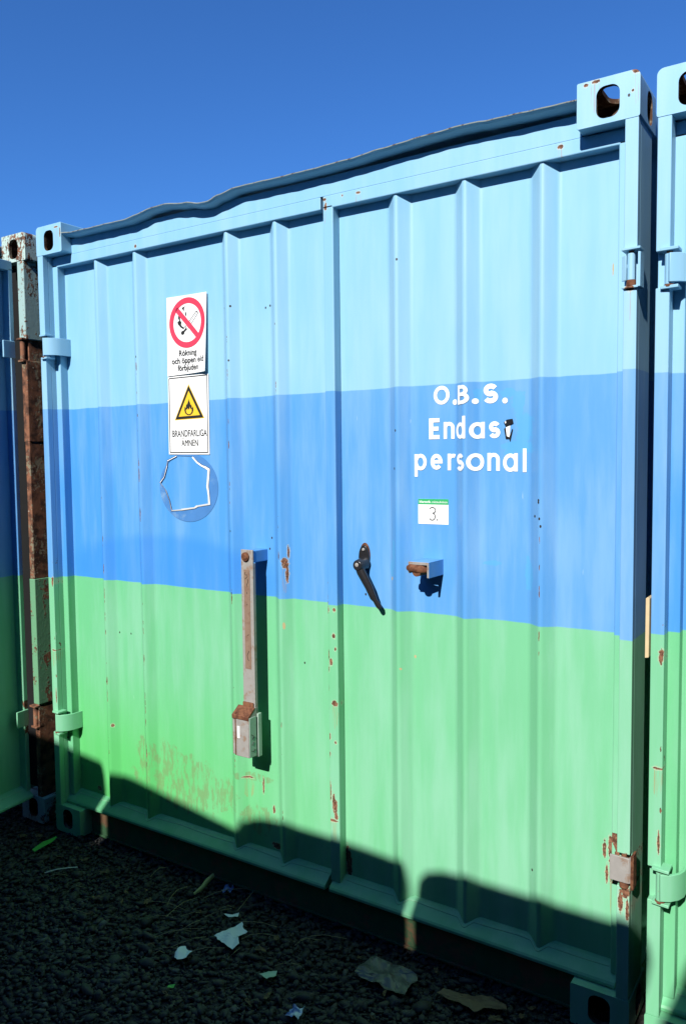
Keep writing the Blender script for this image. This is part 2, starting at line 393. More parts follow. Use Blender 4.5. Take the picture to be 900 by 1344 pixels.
def hinge(parent, x, z, side, kind='strap', mats=None):
    """barrel hinge: pin, shelf lugs and a bent strap to the door"""
    mt, mr = mats or (M_POST, M_RUST)
    sg = 1 if side == 'L' else -1
    b = MB()
    b.tube([(x, .002, z-.047), (x, .002, z-.040)], .0135, 16, 1)
    b.tube([(x, .002, z-.040), (x, .002, z+.036)], .0115, 16, 0)
    b.tube([(x, .002, z+.036), (x, .002, z+.046)], .008, 16, 1)
    for zz, dy in ((z+.043, 0), (z-.051, .004)):
        xs = sorted((x - sg*.020, x + sg*.024))
        b.prism([(xs[0], -.012+dy), (xs[1], -.017+dy), (xs[1], .030), (xs[0], .030)], zz, zz+.008, 'z')
    if kind == 'strap':
        path = [(.004, -.0155), (.026, -.005), (.044, .016), (.053, .040), (.055, .086)]
        pth = [(x + sg*a, c) for a, c in path]; inn = [(x + sg*(a-.006), c+.007) for a, c in path]
        b.prism(pth + inn[::-1], z-.036, z+.036, 'z')
    return b.build('hinge', [mt, mr], parent, bevel=.0012, smooth=True)

LIPZ = [(.160,2.548),(.233,2.541),(.349,2.540),(.481,2.539),(.545,2.538),(.600,2.545),(.670,2.556),(.750,2.557),(.845,2.545),(.927,2.530),(.956,2.529),(1.011,2.541),(1.098,2.553),(1.199,2.551),(1.328,2.549),(1.45,2.549),(1.566,2.551),(1.676,2.557),(1.756,2.560),(1.832,2.563),(1.931,2.565),(1.99,2.563),(2.024,2.560),(2.158,2.556),(2.278,2.553)]
def lipz(x):
    for (a, za), (b, zb) in zip(LIPZ, LIPZ[1:]):
        if a <= x <= b:
            t = (x-a)/(b-a); t = t*t*(3-2*t); return za+(zb-za)*t
    return LIPZ[0][1] if x < .16 else LIPZ[-1][1]

M_LIPEDGE = plain('worn roof edge', (0.50, 0.54, 0.48), 0.7, 0, 0.3, 60, 0.3, (0.20, 0.12, 0.07), (.52, .62))
def container(x0, label, rusty=False, open_right=False, full=False):
    root = empty('shipping_container', (x0, 0, 0), label, 'shipping container')
    mp = M_OLD_POST if rusty else M_POST; mc = M_OLD_CAST if rusty else None
    W = 2.438; L = 6.058
    for (x, side) in ((0, 'L'), (W-.162, 'R')):
        casting(root, x, 0, 2.473, side, True, mc); casting(root, x, 0, 0, side, False, mc)
        casting(root, x, L, 2.473, side, True, mc, True); casting(root, x, L, 0, side, False, mc, True)
    # corner posts: front flange cut out at the hinges + side web
    zc = (.485, 2.095)
    segs = [(.118, zc[0]-.046), (zc[0]+.046, zc[1]-.046), (zc[1]+.046, 2.473)]
    for side in ('L', 'R'):
        a, c = (.003, .037) if side == 'L' else (W-.037, W-.003)
        b = MB()
        if rusty and side == 'R':
            b2 = MB(); a, c = W-.062, W-.018
            b2.box(a, c, .001, .15, 2.14, 2.473); b2.build('corner_post', M_OLD_POST, root, bevel=.004)
            b.box(a+.006, c-.002, .003, .15, 1.70, 2.05); b.box(a+.010, c-.004, .004, .15, 1.10, 1.70); b3 = MB(); b3.box(a+.006, c-.001, .003, .15, .54, 1.10); b3.build('corner_post', M_OLD_GREEN, root, bevel=.003); b5 = MB(); b5.box(a+.010, c-.004, .004, .15, .118, .54)
            b4 = MB(); b4.box(a+.016, c-.006, .02, .149, 2.05, 2.14); b4.build('corner_post', M_OLD_RUST, root)
            b5.build('corner_post', M_OLD_RUST, root, bevel=.003)
            b.build('corner_post', M_OLD_RUST, root, bevel=.003)
        else:
            for (z0, z1) in segs: b.box(a, c, .001, .0265, z0, z1)
            b.box(a, c, .0265, .150, .118, 2.473)
            b.build('corner_post', mp, root, bevel=.002)
        b = MB(); b.box(a, c, L-.15, L, .118, 2.473); b.build('corner_post', mp, root, bevel=.002)
    if rusty:
        b = MB(); b.box(W-.20, W-.0625, .072, .110, .118, 2.4715); b.build('dark_gap_fill', M_GAP_DARK, root)  # black strip added to stand in for the shade of the gap
    # inner jamb behind the leaves, header, sill, roof with its bent front lip
    b = MB(); b.box(.037, .060, .112, .16, .118, 2.473); b.box(W-.060, W-.037, .112, .16, .118, 2.473)
    b.box(.162, W-.162, .0506, .11, 2.4716, 2.532)
    b.build('header', M_OLD_RUST if rusty else M_FRAME, root)
    b = MB(); b.box(.1625, W-.1625, .060, .13, .0, .1165); b.box(.1625, W-.1625, .052, .060, .0, .010); b.build('sill', M_DARKU, root, bevel=.003)
    N = 150; xs = [.1625 + (W-.325)*k/N for k in range(N+1)]
    r = lambda x: .0012*math.sin(x*41)+.0008*math.sin(x*97+1)
    E = [(x, 0+r(x), lipz(x)) for x in xs]
    b = MB()
    b.sheet([[(x, y, z-.0035) for x, y, z in E], [(x, .010, z-.0085) for x, y, z in E], [(x, .030, z-.0125) for x, y, z in E], [(x, .0524, z-.013) for x, y, z in E]], 0)
    b.sheet([[(x, y, z-.0035) for x, y, z in E], [(x, y-.0015, z-.001) for x, y, z in E], [(x, y+.002, z+.0005) for x, y, z in E], [(x, .03, z) for x, y, z in E]], 1)
    b.sheet([[(x, .03, z) for x, y, z in E], [(x, .35, 2.562) for x, y, z in E], [(x, L-.1, 2.570) for x, y, z in E]], 0)
    b.build('roof', [M_PLAIN, M_LIPEDGE], root)
    # corrugated side walls and back wall, floor
    for sx in (.035, W-.035):
        sg = 1 if sx < 1 else -1
        prof = []; y = .15; k = 0
        while y < L-.15:
            prof.append((sx + (0 if k % 4 in (0, 1) else sg*.034), y)); y += .07 if k % 2 == 0 else .068; k += 1
        prof.append((sx, L-.15))
        b = MB(); b.sheet([[(x, y, z) for x, y in prof] for z in (.06, 2.52)]); b.build('side_wall', M_SIDE, root)
    b = MB(); b.box(.162, W-.162, L-.06, L-.02, .0, 2.55); b.box(.06, W-.06, .15, L-.1, .10, .16, 0); b.build('back_wall', M_SIDE, root)
    for sx in (.012, W-.062):
        b = MB(); b.box(sx, sx+.05, .178, L-.178, 2.50, 2.56); b.box(sx, sx+.05, .178, L-.178, .0, .11); b.build('side_rail', M_SIDE, root)
    # doors
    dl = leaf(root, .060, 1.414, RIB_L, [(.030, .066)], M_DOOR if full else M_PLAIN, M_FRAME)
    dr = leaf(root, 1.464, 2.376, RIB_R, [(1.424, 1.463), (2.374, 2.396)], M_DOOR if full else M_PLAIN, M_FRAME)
    if open_right:
        pv = Vector((2.428, .019, 0)); sh = Vector((-.034, 0, 0))
        dr.matrix_local = Matrix.Translation(pv+sh) @ Matrix.Rotation(math.radians(96.5), 4, 'Z') @ Matrix.Translation(-pv)
        for z in zc:   # straps on the open leaf
            bb = MB(); bb.box(2.33, 2.392, .042, .0497, z-.036, z+.036); bb.build('hinge', M_PLAIN, dr, bevel=.002)
    for z in zc:
        hinge(dl, .036, z, 'L')
        if rusty: hinge(root, W-.042, z, 'R', 'none', (M_OLD_RUST, M_RUST))
    return root, dl, dr, zc

# ------------------------------------------------------------------ ground
def ground_mat():
    g = NT('dark crushed stone bed'); P = g.obj()
    v = g.n('ShaderNodeTexVoronoi'); g.l(P, v.inputs['Vector']); v.inputs['Scale'].default_value = 38
    c = g.mix(g.noise(P, 6, 5), (0.018, 0.018, 0.017), (0.040, 0.038, 0.033))
    c = g.mix(g.math('MULTIPLY', g.ss(g.noise(P, 3, 4), .5, .7), .6), c, (0.045, 0.032, 0.018))
    g.val(c, g.b.inputs['Base Color']); g.b.inputs['Roughness'].default_value = 0.9
    g.l(g.bump(v.outputs['Distance'], 0.9, 0.02), g.b.inputs['Normal'])
    return g.m
b = MB(); b.quad((-400, -400, -.012), (400, -400, -.012), (400, 400, -.012), (-400, 400, -.012))
o = b.build('ground', ground_mat()); o['kind'] = 'structure'

def stones(n, xr, yr, sr):
    bm = bmesh.new(); bmesh.ops.create_icosphere(bm, subdivisions=1, radius=1.0)
    V0 = np.array([v.co[:] for v in bm.verts]); F0 = np.array([[v.index for v in f.verts] for f in bm.faces]); bm.free()
    nv = len(V0)
    s = sr[0] + (sr[1]-sr[0])*rng.random(n)**2.6
    V = V0[None]*(1+0.28*rng.standard_normal((n, nv, 1)).clip(-1.2, 1.2))
    V = V*np.stack([s*(.8+.6*rng.random(n)), s*(.6+.4*rng.random(n)), s*(.38+.35*rng.random(n))], 1)[:, None]
    U = V0[None]*np.ones((n, 1, 1))
    for k in range(5):
        d = rng.standard_normal((n, 1, 3)); d /= np.linalg.norm(d, axis=-1, keepdims=True)
        t_ = rng.uniform(.25, .7, (n, 1, 1)); pr = (U*d).sum(-1, keepdims=True); U = U - np.maximum(0, pr-t_)*d
    V = U*np.stack([s*(.9+.9*rng.random(n)), s*(.7+.5*rng.random(n)), s*(.35+.4*rng.random(n))], 1)[:, None]
    # random tilt + yaw
    a = rng.random(n)*6.283; t = rng.normal(0, .5, n)
    ca, sa, ct, st = np.cos(a), np.sin(a), np.cos(t), np.sin(t)
    x, y, z = V[..., 0], V[..., 1], V[..., 2]
    y2 = y*ct[:, None]-z*st[:, None]; z2 = y*st[:, None]+z*ct[:, None]
    x3 = x*ca[:, None]-y2*sa[:, None]; y3 = x*sa[:, None]+y2*ca[:, None]
    px = rng.uniform(*xr, n); py = rng.uniform(*yr, n); pz = -.008 + s*.25 + rng.uniform(-.004, .006, n)
    V = np.stack([x3+px[:, None], y3+py[:, None], z2+pz[:, None]], -1).reshape(-1, 3)
    F = (F0[None]+(np.arange(n)*nv)[:, None, None]).reshape(-1, 3)
    return V, F
parts_ = [stones(32000, (-1.0, 2.8), (-1.0, .056), (.0045, .017)), stones(9000, (-4, 5.5), (-2.8, .050), (.008, .024)), stones(500, (-.6, 2.6), (-1.2, .04), (.016, .030))]
off = 0; VV = []; FF = []
for V, F in parts_: VV.append(V); FF.append(F+off); off += len(V)
VV = np.concatenate(VV); FF = np.concatenate(FF)
me = bpy.data.meshes.new('gravel'); me.vertices.add(len(VV)); me.vertices.foreach_set('co', VV.ravel())
me.loops.add(FF.size); me.loops.foreach_set('vertex_index', FF.ravel().astype(np.int32))
me.polygons.add(len(FF)); me.polygons.foreach_set('loop_start', np.arange(0, FF.size, 3, dtype=np.int32)); me.update(calc_edges=True)
g = NT('gravel stone'); gi = g.n('ShaderNodeNewGeometry'); P = g.obj()
ramp = g.n('ShaderNodeValToRGB'); g.l(gi.outputs['Random Per Island'], ramp.inputs[0])
e = ramp.color_ramp.elements; e[0].color = (.009, .010, .010, 1); e[1].color = (.075, .078, .074, 1)
x = ramp.color_ramp.elements.new(.6); x.color = (.020, .022, .022, 1)
x = ramp.color_ramp.elements.new(.93); x.color = (.040, .033, .022, 1)
c = g.mix(g.math('MULTIPLY', g.noise(P, 60, 4), .5), ramp.outputs[0], (.02, .02, .018))
g.val(c, g.b.inputs['Base Color']); g.b.inputs['Roughness'].default_value = 0.75
me.materials.append(g.m)
o = bpy.data.objects.new('gravel', me); COL.objects.link(o)
o['kind'] = 'stuff'; tag(o, 'dark crushed stone gravel in front of the containers', 'gravel')

# ------------------------------------------------------------------ the three containers
main, mdl, mdr, ZC = container(0.0, 'striped container with white lettering and two warning signs on its closed doors', full=True)
right, rdl, rdr, _ = container(2.478, 'striped container cut off by the right edge of the photo, close beside the lettered one')
right.location.z = -.015
for o_ in right.children_recursive: o_['green_band_extra'] = 0.041
left, ldl, ldr, _ = container(-2.514, 'striped container at the left edge with rust eaten corner post and its door swung open', rusty=True, open_right=True)

# hinges on the right post of the main container are torn: stub plates only
def stub_hinge(z, plate_mat, lower):
    b = MB(); x = 2.420
    b.tube([(x, .004, z-.047), (x, .004, z-.032)], .0125, 16, 1)
    b.tube([(x, .004, z-.032), (x, .004, z+.036)], .0100, 16, 0)
    b.tube([(x, .004, z+.034), (x, .004, z+.046)], .0070, 16, 1)
    if not lower:
        b.prism([(2.398, -.010), (2.446, -.016), (2.447, .022), (2.440, .027), (2.398, .027)], z+.043, z+.049, 'z', 0)
        b.prism([(2.398, -.004), (2.410, -.012), (2.412, -.008), (2.400, .001)], z-.034, z+.030, 'z', 0)
        b.prism([(2.440, -.012), (2.446, -.010), (2.447, .026), (2.441, .026)], z-.052, z+.036, 'z', 0)
        b.prism([(2.398, -.006), (2.444, -.008), (2.444, .027), (2.398, .027)], z-.053, z-.047, 'z', 0)
    else:
        b.prism([(2.384, -.007), (2.434, -.009), (2.440, -.004), (2.441, .026), (2.437, .026), (2.434, -.003), (2.384, -.001)], z-.030, z+.040, 'z', 3)
        b.prism([(2.440, -.012), (2.447, -.006), (2.447, .026), (2.4415, .026)], z-.046, z+.050, 'z', 1)
    b.build('hinge', [M_POST, M_RUST, M_WHITE, M_GALV], mdr, bevel=.001, smooth=True)
stub_hinge(ZC[1], None, False); stub_hinge(ZC[0], None, True)

# hasp bar with its bracket, bolt, brown strip and lock box (left leaf)
b = MB(); b.box(1.089, 1.139, .007, .090, 1.247, 1.290); b.build('bar_bracket', M_DOOR, mdl, bevel=.003)
b = MB(); b.box(1.087, 1.141, 0.0, .007, .700, 1.293); b.box(1.134, 1.141, .007, .015, .70, 1.245)
bar = b.build('lock_bar', M_GALV, mdl, bevel=.0015)
b = MB(); b.box(1.100, 1.127, -.0012, .0, .865, 1.222); b.build('brown_strip', M_BROWN, mdl)
b = MB(); b.tube([(1.110, .0, 1.268), (1.110, -.007, 1.268)], .0165, 24); b.tube([(1.110, -.007, 1.268), (1.110, -.009, 1.268)], [.013, .010], 24); b.build('bolt', M_RUST, mdl, bevel=.0015, smooth=True)
def scratch(pts, r=.0007):
    return [(x, -.0016, z) for x, z in pts]
b = MB()
for pts in ([(1.108,1.213),(1.104,1.208),(1.108,1.203),(1.115,1.204),(1.117,1.198),(1.110,1.192),(1.105,1.188)], [(1.117,1.190),(1.119,1.178),(1.113,1.168),(1.116,1.160)], [(1.112,1.142),(1.114,1.136)], [(1.113,1.10),(1.114,1.095)], [(1.118,.99),(1.112,.985)], [(1.118,.93),(1.110,.915),(1.112,.900),(1.118,.895)]):
    b.tube(scratch(pts), .0009, 5)
b.build('scratch_marks', M_INK, mdl)
# lock box: front cap with sloped rusty top, seam strap, body side, rear flange
b = MB()
b.prism([(-.040, .556), (.006, .550), (.006, .728), (-.004, .728), (-.040, .703)], 1.083, 1.142, 'x', 0)
b.prism([(-.036, .558), (.006, .553), (.006, .722), (-.036, .700)], 1.064, 1.0775, 'x', 0)
b.box(1.0775, 1.083, -.040, .006, .556, .712, 1)
b.prism([(-.042, .690), (-.004, .722), (-.004, .7305), (-.0425, .704)], 1.066, 1.1425, 'x', 1)
b.prism([(-.0065, .728), (-.0005, .728), (-.0005, .742), (-.0035, .746), (-.0065, .742)], 1.088, 1.136, 'x', 1)
b.box(1.1422, 1.1455, -.0385, -.001, .556, .700, 2)
b.box(1.062, 1.1485, .0065, .026, .548, .705, 2)
b.build('lock_box', [M_GALV, M_RUST, M_GALV_G], mdl, bevel=.0025, smooth=True)
b = MB(); b.box(1.0905, 1.1015, -.0415, -.0402, .622, .665); b.build('sticker', M_WHITE, mdl)
b = MB()
for pts in ([(-.030,.640),(-.020,.632),(-.024,.620),(-.012,.628)], [(-.026,.600),(-.018,.610)], [(-.030,.58),(-.02,.575),(-.01,.582)]):
    b.tube([(1.1462, y, z) for y, z in pts], .0010, 5)
b.build('scratch_marks', M_INK, mdl)

# black lever handle (right leaf)
b = MB()
ov = [(1.553+.020*math.cos(a), 1.281+.042*math.sin(a)) for a in [2*math.pi*k/28 for k in range(28)]]
b.prism(ov, .076, .088, m=0)
b.prism([(1.553+.0205*math.cos(a), 1.288+.043*math.sin(a)) for a in [2*math.pi*k/28 for k in range(28)]], .0835, .0885, m=1)
b.tube([(1.553, .078, 1.263), (1.554, .060, 1.262), (1.556, .036, 1.260), (1.556, .030, 1.260)], [.0235, .0205, .0190, .0150], 24, 0)
b.tube([(1.554, .0305, 1.263), (1.554, .0290, 1.263)], [.008, .005], 9, 2)
b.tube([(1.553, .076, 1.309), (1.553, .071, 1.309)], [.0060, .004], 12, 3)
b.tube([(1.556, .044, 1.256), (1.563, .044, 1.238), (1.590, .048, 1.190), (1.600, .050, 1.166), (1.605, .051, 1.156), (1.611, .052, 1.147), (1.624, .053, 1.129), (1.628, .053, 1.121)], [.016, .0160, .0140, .0125, .0120, .0085, .0095, .006], 14, 0, 0.75)
b.build('lever_handle', [M_BLACK, M_RUST, M_GALV, M_GALV], mdr, bevel=.001, smooth=True)

# keeper: open fronted painted channel with a rusty flattened bolt end inside (right leaf)
b = MB()
b.box(1.769, 1.840, -.012, .088, 1.288, 1.2925, 0)
b.box(1.769, 1.7745, -.012, .088, 1.256, 1.288, 0); b.box(1.834, 1.840, -.012, .088, 1.244, 1.288, 0)
b.box(1.7695, 1.8395, -.0132, -.012, 1.2835, 1.2922, 1); b.box(1.8335, 1.8395, -.0132, -.012, 1.245, 1.2835, 1); b.box(1.7695, 1.7755, -.0132, -.012, 1.257, 1.2835, 1)
b.build('bar_keeper', [M_DOOR, M_GALV], mdr, bevel=.001)
b = MB(); b.tube([(1.766, -.010, 1.272), (1.775, -.014, 1.2725), (1.815, -.014, 1.270), (1.832, -.008, 1.268)], [.008, .0125, .0125, .008], 14, 0, .8)
b.tube([(1.800, -.018, 1.262), (1.800, .085, 1.262)], .0145, 14, 0)
b.build('keeper_bolt', M_RUST, mdr, smooth=True)

# ------------------------------------------------------------------ lettering
def ribbon(mb, pts, w, y0, closed=False, yf=None, m=0, na=4):
    P = [Vector(p) for p in pts]
    # densify
    Q = []
    n = len(P)
    for i in range(n if closed else n-1):
        a, c = P[i], P[(i+1) % n]; k = max(1, int((c-a).length/.004))
        for j in range(k): Q.append(a + (c-a)*j/k)
    if not closed: Q.append(P[-1])
    N = len(Q); rows = []
    for i in range(N):
        if closed: t = Q[(i+1) % N]-Q[i-1]
        else: t = Q[min(i+1, N-1)]-Q[max(i-1, 0)]
        t.normalize(); nn = Vector((-t.y, t.x)); 
        # miter for sharp corners
        if 0 < i < N-1 or closed:
            t1 = (Q[i]-Q[i-1]).normalized(); t2 = (Q[(i+1) % N]-Q[i]).normalized()
            cs = max(.5, math.sqrt(max(0, (1+t1.dot(t2))/2))); nn = nn/cs
        row = []
        for k in range(na+1):
            q = Q[i] + nn*w*(k/na-.5)
            y = (yf(q.x) + dent(q.x, q.y)*(yf(q.x) > PY-.001) if yf else 0) + y0
            row.append((q.x, y, q.y))
        rows.append(row)
    if closed: rows.append(rows[0])
    mb.sheet(rows, m)
def arc(cx, cz, rx, rz, a0, a1, n=20):
    return [(cx+rx*math.cos(math.radians(a0+(a1-a0)*k/n)), cz+rz*math.sin(math.radians(a0+(a1-a0)*k/n))) for k in range(n+1)]

lt = MB(); SW = .0112; _k = [0]
def strk(pts, closed=False, w=SW):
    _k[0] += 1; ribbon(lt, pts, w, -.0012 - .00015*(_k[0] % 6), closed, surf_y)
def dot(x, z, r=.0085):
    _k[0] += 1
    ribbon(lt, arc(x, z, r/2, r/2, 0, 360, 14)[:-1], r, -.0012-.00015*(_k[0] % 6), True, surf_y, na=2)
h = SW/2
def g_o(x0, x1, z, H): strk(arc((x0+x1)/2, z+H/2, (x1-x0)/2-h, H/2-h, 0, 360, 36)[:-1], True)
def g_n(x0, x1, z, H):
    strk([(x0+h, z), (x0+h, z+H)]); r = (x1-x0)/2-h
    strk(arc((x0+x1)/2, z+H-h-r*1.05, r, r*1.05, 170, 0) + [(x1-h, z)])
def g_bowl(x0, x1, z, H, stem_right, z0, z1):
    g_o(x0, x1, z, H) if False else strk(arc((x0+x1)/2, z+H/2, (x1-x0)/2-h, H/2-h, 0, 360, 36)[:-1], True)
    xs = x1-h if stem_right else x0+h; strk([(xs, z0), (xs, z1)])
def g_s(x0, x1, z, H, ww=SW):
    cx = (x0+x1)/2; rx = (x1-x0)/2-ww/2; q = H/4-ww/4+.0006
    top = arc(cx, z+H-ww/2-q, rx*.94, q, 25, 270, 22); bot = arc(cx, z+ww/2+q, rx, q, 90, -155, 22)
    strk(top + bot[1:], w=ww)
# row 1: O.B.S.
g_o(1.809, 1.863, 1.7745, .0575); dot(1.882, 1.7795)
strk([(1.900, 1.770), (1.900, 1.829)])
strk([(1.900, 1.8225), (1.913, 1.8225)] + arc(1.916, 1.8115, .0135, .0110, 90, -90, 14) + [(1.900, 1.8005)])
strk([(1.900, 1.8005), (1.914, 1.8005)] + arc(1.918, 1.7885, .0150, .0120, 90, -90, 14) + [(1.900, 1.7765)])
dot(1.953, 1.7785); g_s(1.974, 2.021, 1.7705, .0585, .0145); dot(2.043, 1.7765)
# row 2: Endast
for (p, q) in (((1.8000, 1.668), (1.8000, 1.733)),): strk([p, q], w=.014)
for z in (1.7265, 1.7005, 1.6745): strk([(1.800, z), (1.829 if z != 1.7005 else 1.826, z)], w=.0125)
g_n(1.843, 1.880, 1.668, .052)
g_bowl(1.886, 1.929, 1.6665, .050, True, 1.667, 1.735)
g_bowl(1.938, 1.979, 1.6655, .050, True, 1.667, 1.716)
g_s(1.992, 2.028, 1.6665, .050, .0125)
strk([(2.053, 1.707), (2.052, 1.682)] + arc(2.058, 1.676, .006, .006, 180, 290, 6), w=.013)
# row 3: personal
g_bowl(1.741, 1.784, 1.571, .052, False, 1.551, 1.622)
cx, cz, rx, rz = 1.8185, 1.5975, .0145, .0185
strk(arc(cx, cz, rx, rz, 0, 318, 30), w=.0120); strk([(cx-rx, cz), (cx+rx+.006, cz)], w=.0105)
strk([(1.862, 1.571), (1.862, 1.622)]); strk(arc(1.8755, 1.603, .0135, .0130, 175, 62, 10))
g_s(1.889, 1.925, 1.569, .053, .0125)
g_o(1.931, 1.977, 1.569, .053)
g_n(1.988, 2.027, 1.569, .0535)
g_bowl(2.037, 2.083, 1.566, .054, True, 1.567, 1.6205)
strk([(2.104, 1.565), (2.104, 1.634)])
lo = lt.build('lettering', M_LETTER, mdr)
lo['label'] = 'white painted words O.B.S. Endast personal'
# torn foil over the t
b = MB()
b.quad((2.040,.0835,1.712),(2.050,.0815,1.720),(2.068,.082,1.722),(2.070,.0835,1.709),(2.058,.084,1.703),(2.046,.0835,1.699), m=0)
b.quad((2.041,.0838,1.693),(2.046,.083,1.698),(2.049,.0832,1.672),(2.057,.0833,1.668),(2.066,.083,1.692),(2.0685,.0835,1.693),(2.060,.0838,1.655),(2.056,.0838,1.664),(2.046,.0838,1.664), m=0)
b.quad((2.043,.0825,1.713),(2.047,.081,1.717),(2.049,.0812,1.711),(2.045,.083,1.708), m=1)
b.build('torn_foil', [M_BLACK, M_WHITE], mdr)

def text_mesh(body, x0, x1, zb, cap, y, mat, parent, name='lettering', bold=0.0, tilt=0.0):
    cu = bpy.data.curves.new('t', 'FONT'); cu.body = body; cu.size = 1.0; cu.offset = bold; cu.resolution_u = 6
    to = bpy.data.objects.new('t', cu); COL.objects.link(to)
    me = evaluated_mesh(to, 't'); bpy.data.objects.remove(to, do_unlink=True)
    co = np.empty(len(me.vertices)*3); me.vertices.foreach_get('co', co); co = co.reshape(-1, 3)
    sx = (x1-x0)/(co[:, 0].max()-co[:, 0].min()); sz = cap/0.72
    X = x0+(co[:, 0]-co[:, 0].min())*sx; Z = zb+co[:, 1]*sz + (X-x0)*tilt
    co2 = np.stack([X, np.full(len(X), y), Z], 1)
    me.vertices.foreach_set('co', co2.ravel()); me.materials.clear(); me.materials.append(mat)
    o = bpy.data.objects.new(name, me); COL.objects.link(o); o.parent = parent
    return o

def flame(mb, cx, zb, s, y, m=0, hollow=True):
    pts = [(0,.0),(.16,.02),(.34,.14),(.42,.34),(.40,.50),(.36,.60),(.33,.52),(.27,.46),(.27,.62),(.22,.74),(.16,.66),(.13,.80),(.04,1.0),(.0,1.12),(-.03,.98),(-.10,.86),(-.17,.72),(-.22,.78),(-.26,.62),(-.28,.48),(-.36,.62),(-.40,.50),(-.42,.34),(-.34,.14),(-.16,.02)]
    P = [(cx+a*s, y, zb+c*s) for a, c in pts]
    mb.quad(*P, m=m)
    if hollow:
        inn = [(0,.07),(.14,.10),(.25,.22),(.27,.36),(.20,.46),(.13,.40),(.10,.60),(.05,.44),(-.02,.36),(-.08,.50),(-.14,.36),(-.22,.44),(-.27,.34),(-.24,.20),(-.13,.10)]
        mb.quad(*[(cx+a*s, y-.0003, zb+c*s) for a, c in inn], m=m+1)

# ------------------------------------------------------------------ signs on the left leaf
# prohibition sign: slightly bent plastic plate
sg = empty('prohibition_sign', (.77, PY, 1.94), 'white sign with red no open flame circle, above the yellow triangle sign', 'warning sign')
sg.location = (0, 0, 0)
b = MB(); nx, nz = 12, 24; rf = []; rb = []
def s1y(u, v): return .0822 - .010*max(0, (u-.55)/.45)**2 * (0.35+.9*max(0, 1-v)) - .003*(1-v)**3
def s1p(u, v, d=0):
    x = .668 - .002*(1-v) + (.209+.001*v)*u - .003*u*(1-v); z = 1.937+.006*u + (.300-.008*u)*v
    return (x, s1y(u, v)-d, z)
b.sheet([[s1p(i/nx, k/nz) for i in range(nx+1)] for k in range(nz+1)])
b.sheet([[s1p(i/nx, k/nz, -.0015) for i in range(nx+1)] for k in range(nz+1)])
for e_ in (0, 1): b.sheet([[s1p(e_, k/nz, d) for k in range(nz+1)] for d in (0, -.0015)]); b.sheet([[s1p(i/nx, e_, d) for i in range(nx+1)] for d in (0, -.0015)])
b.build('sign_plate', M_WHITE, sg, smooth=True)
def s1s(x, z, d):   # place a print point on the bent plate
    v = (z-1.937)/.300; u = (x-.668)/.209; return s1y(u, v)-d
def on_s1(o, d):
    for v in o.data.vertices: v.co.y = s1s(v.co.x, v.co.z, d)
b = MB(); ribbon(b, arc(.7755, 2.1325, .0835, .0835, 0, 360, 60)[:-1], .0215, 0, True)
ribbon(b, [(.7755-.0565, 2.1325+.0565), (.7755+.0565, 2.1325-.0565)], .0205, -.0002)
o = b.build('red_symbol', M_RED, sg); on_s1(o, .0012)
b = MB()
def z12(X, Y):      # positions measured on the sign face
    px, py = 210+X/12, 380+Y/12; x = .668+(px-219)/53*.209
    return (x, 0, 2.237-(py-391+(px-219)*.15)/343)
for poly in ([(322,352),(300,385),(290,450),(308,484),(278,512),(290,548),(330,592),(372,616),(388,592),(350,572),(334,540),(344,512),(322,478),(322,440),(340,420),(352,452),(356,405),(338,380)],
             [(352,292),(372,276),(408,260),(388,286),(386,318),(378,338),(366,312)], [(408,338),(420,362),(422,396),(412,420),(402,385)]):
    b.quad(*[z12(*p) for p in poly])
b.quad(*[z12(360+27*math.cos(a)+6*math.sin(a), 672-32*math.sin(a)) for a in [2*math.pi*k/16 for k in range(16)]])
b.quad(z12(362,652), z12(384,662), z12(432,612), z12(412,592))
def ln(p, q, w): 
    P_, Q_ = z12(*p), z12(*q); ribbon(b, [(P_[0], P_[2]), (Q_[0], Q_[2])], w, 0)
ln((392,590), (572,345), .0018); ln((440,606), (604,372), .0018); ln((416,598), (588,358), .0010); ln((388,560), (410,592), .0016)
b.quad(*[z12(*p) for p in [(566,350),(575,336),(592,334),(606,348),(606,376),(598,366),(594,350),(580,348)]])
o = b.build('flame_symbol', M_INK, sg); on_s1(o, .0009)
for (t, x0, x1, zb) in (('Rökning', .731, .823, 2.010), ('och öppen eld', .692, .862, 1.982), ('förbjuden', .723, .832, 1.954)):
    o = text_mesh(t, x0, x1, zb, .0225, .08, M_INK, sg, bold=.016); on_s1(o, .0017)
# flammable sign
sg = empty('flammable_sign', (0, 0, 0), 'white sign with yellow flame triangle and black border, reading BRANDFARLIGA ÄMNEN', 'warning sign')
def s2p(x, z): return (x-.003*(z-1.63)/.3*0, z)
b = MB()
b.prism([(.664, 1.9355), (.660, 1.636), (.872, 1.633), (.8745, 1.9345)], .0835, .0852); b.build('sign_plate', M_WHITE, sg)
b = MB(); B4 = [(.6705, 1.9285), (.6675, 1.6435), (.8645, 1.6405), (.8675, 1.9300)]
for i in range(4): ribbon(b, [B4[i], B4[(i+1) % 4]], .0038, .0831-.0001*(i % 2))
b.build('border', M_INK, sg)
b = MB(); A, Bq, C_ = Vector((.7725, 1.8985)), Vector((.6985, 1.7685)), Vector((.8475, 1.7715))
cen = (A+Bq+C_)/3
tri = lambda s: [cen+(p-cen)*s for p in (A, Bq, C_)]
b.quad(*[(p.x, .0832, p.y) for p in tri(1.05)], m=0); b.quad(*[(p.x, .0829, p.y) for p in tri(.98)], m=1); b.quad(*[(p.x, .0826, p.y) for p in tri(.74)], m=0)
flame(b, .7725, 1.7835, .056, .0823, 1); b.mi[-1] = 0
b.build('triangle_symbol', [M_YEL, M_INK], sg)
text_mesh('BRANDFARLIGA', .682, .862, 1.7030, .0260, .0830, M_INK, sg, bold=.016)
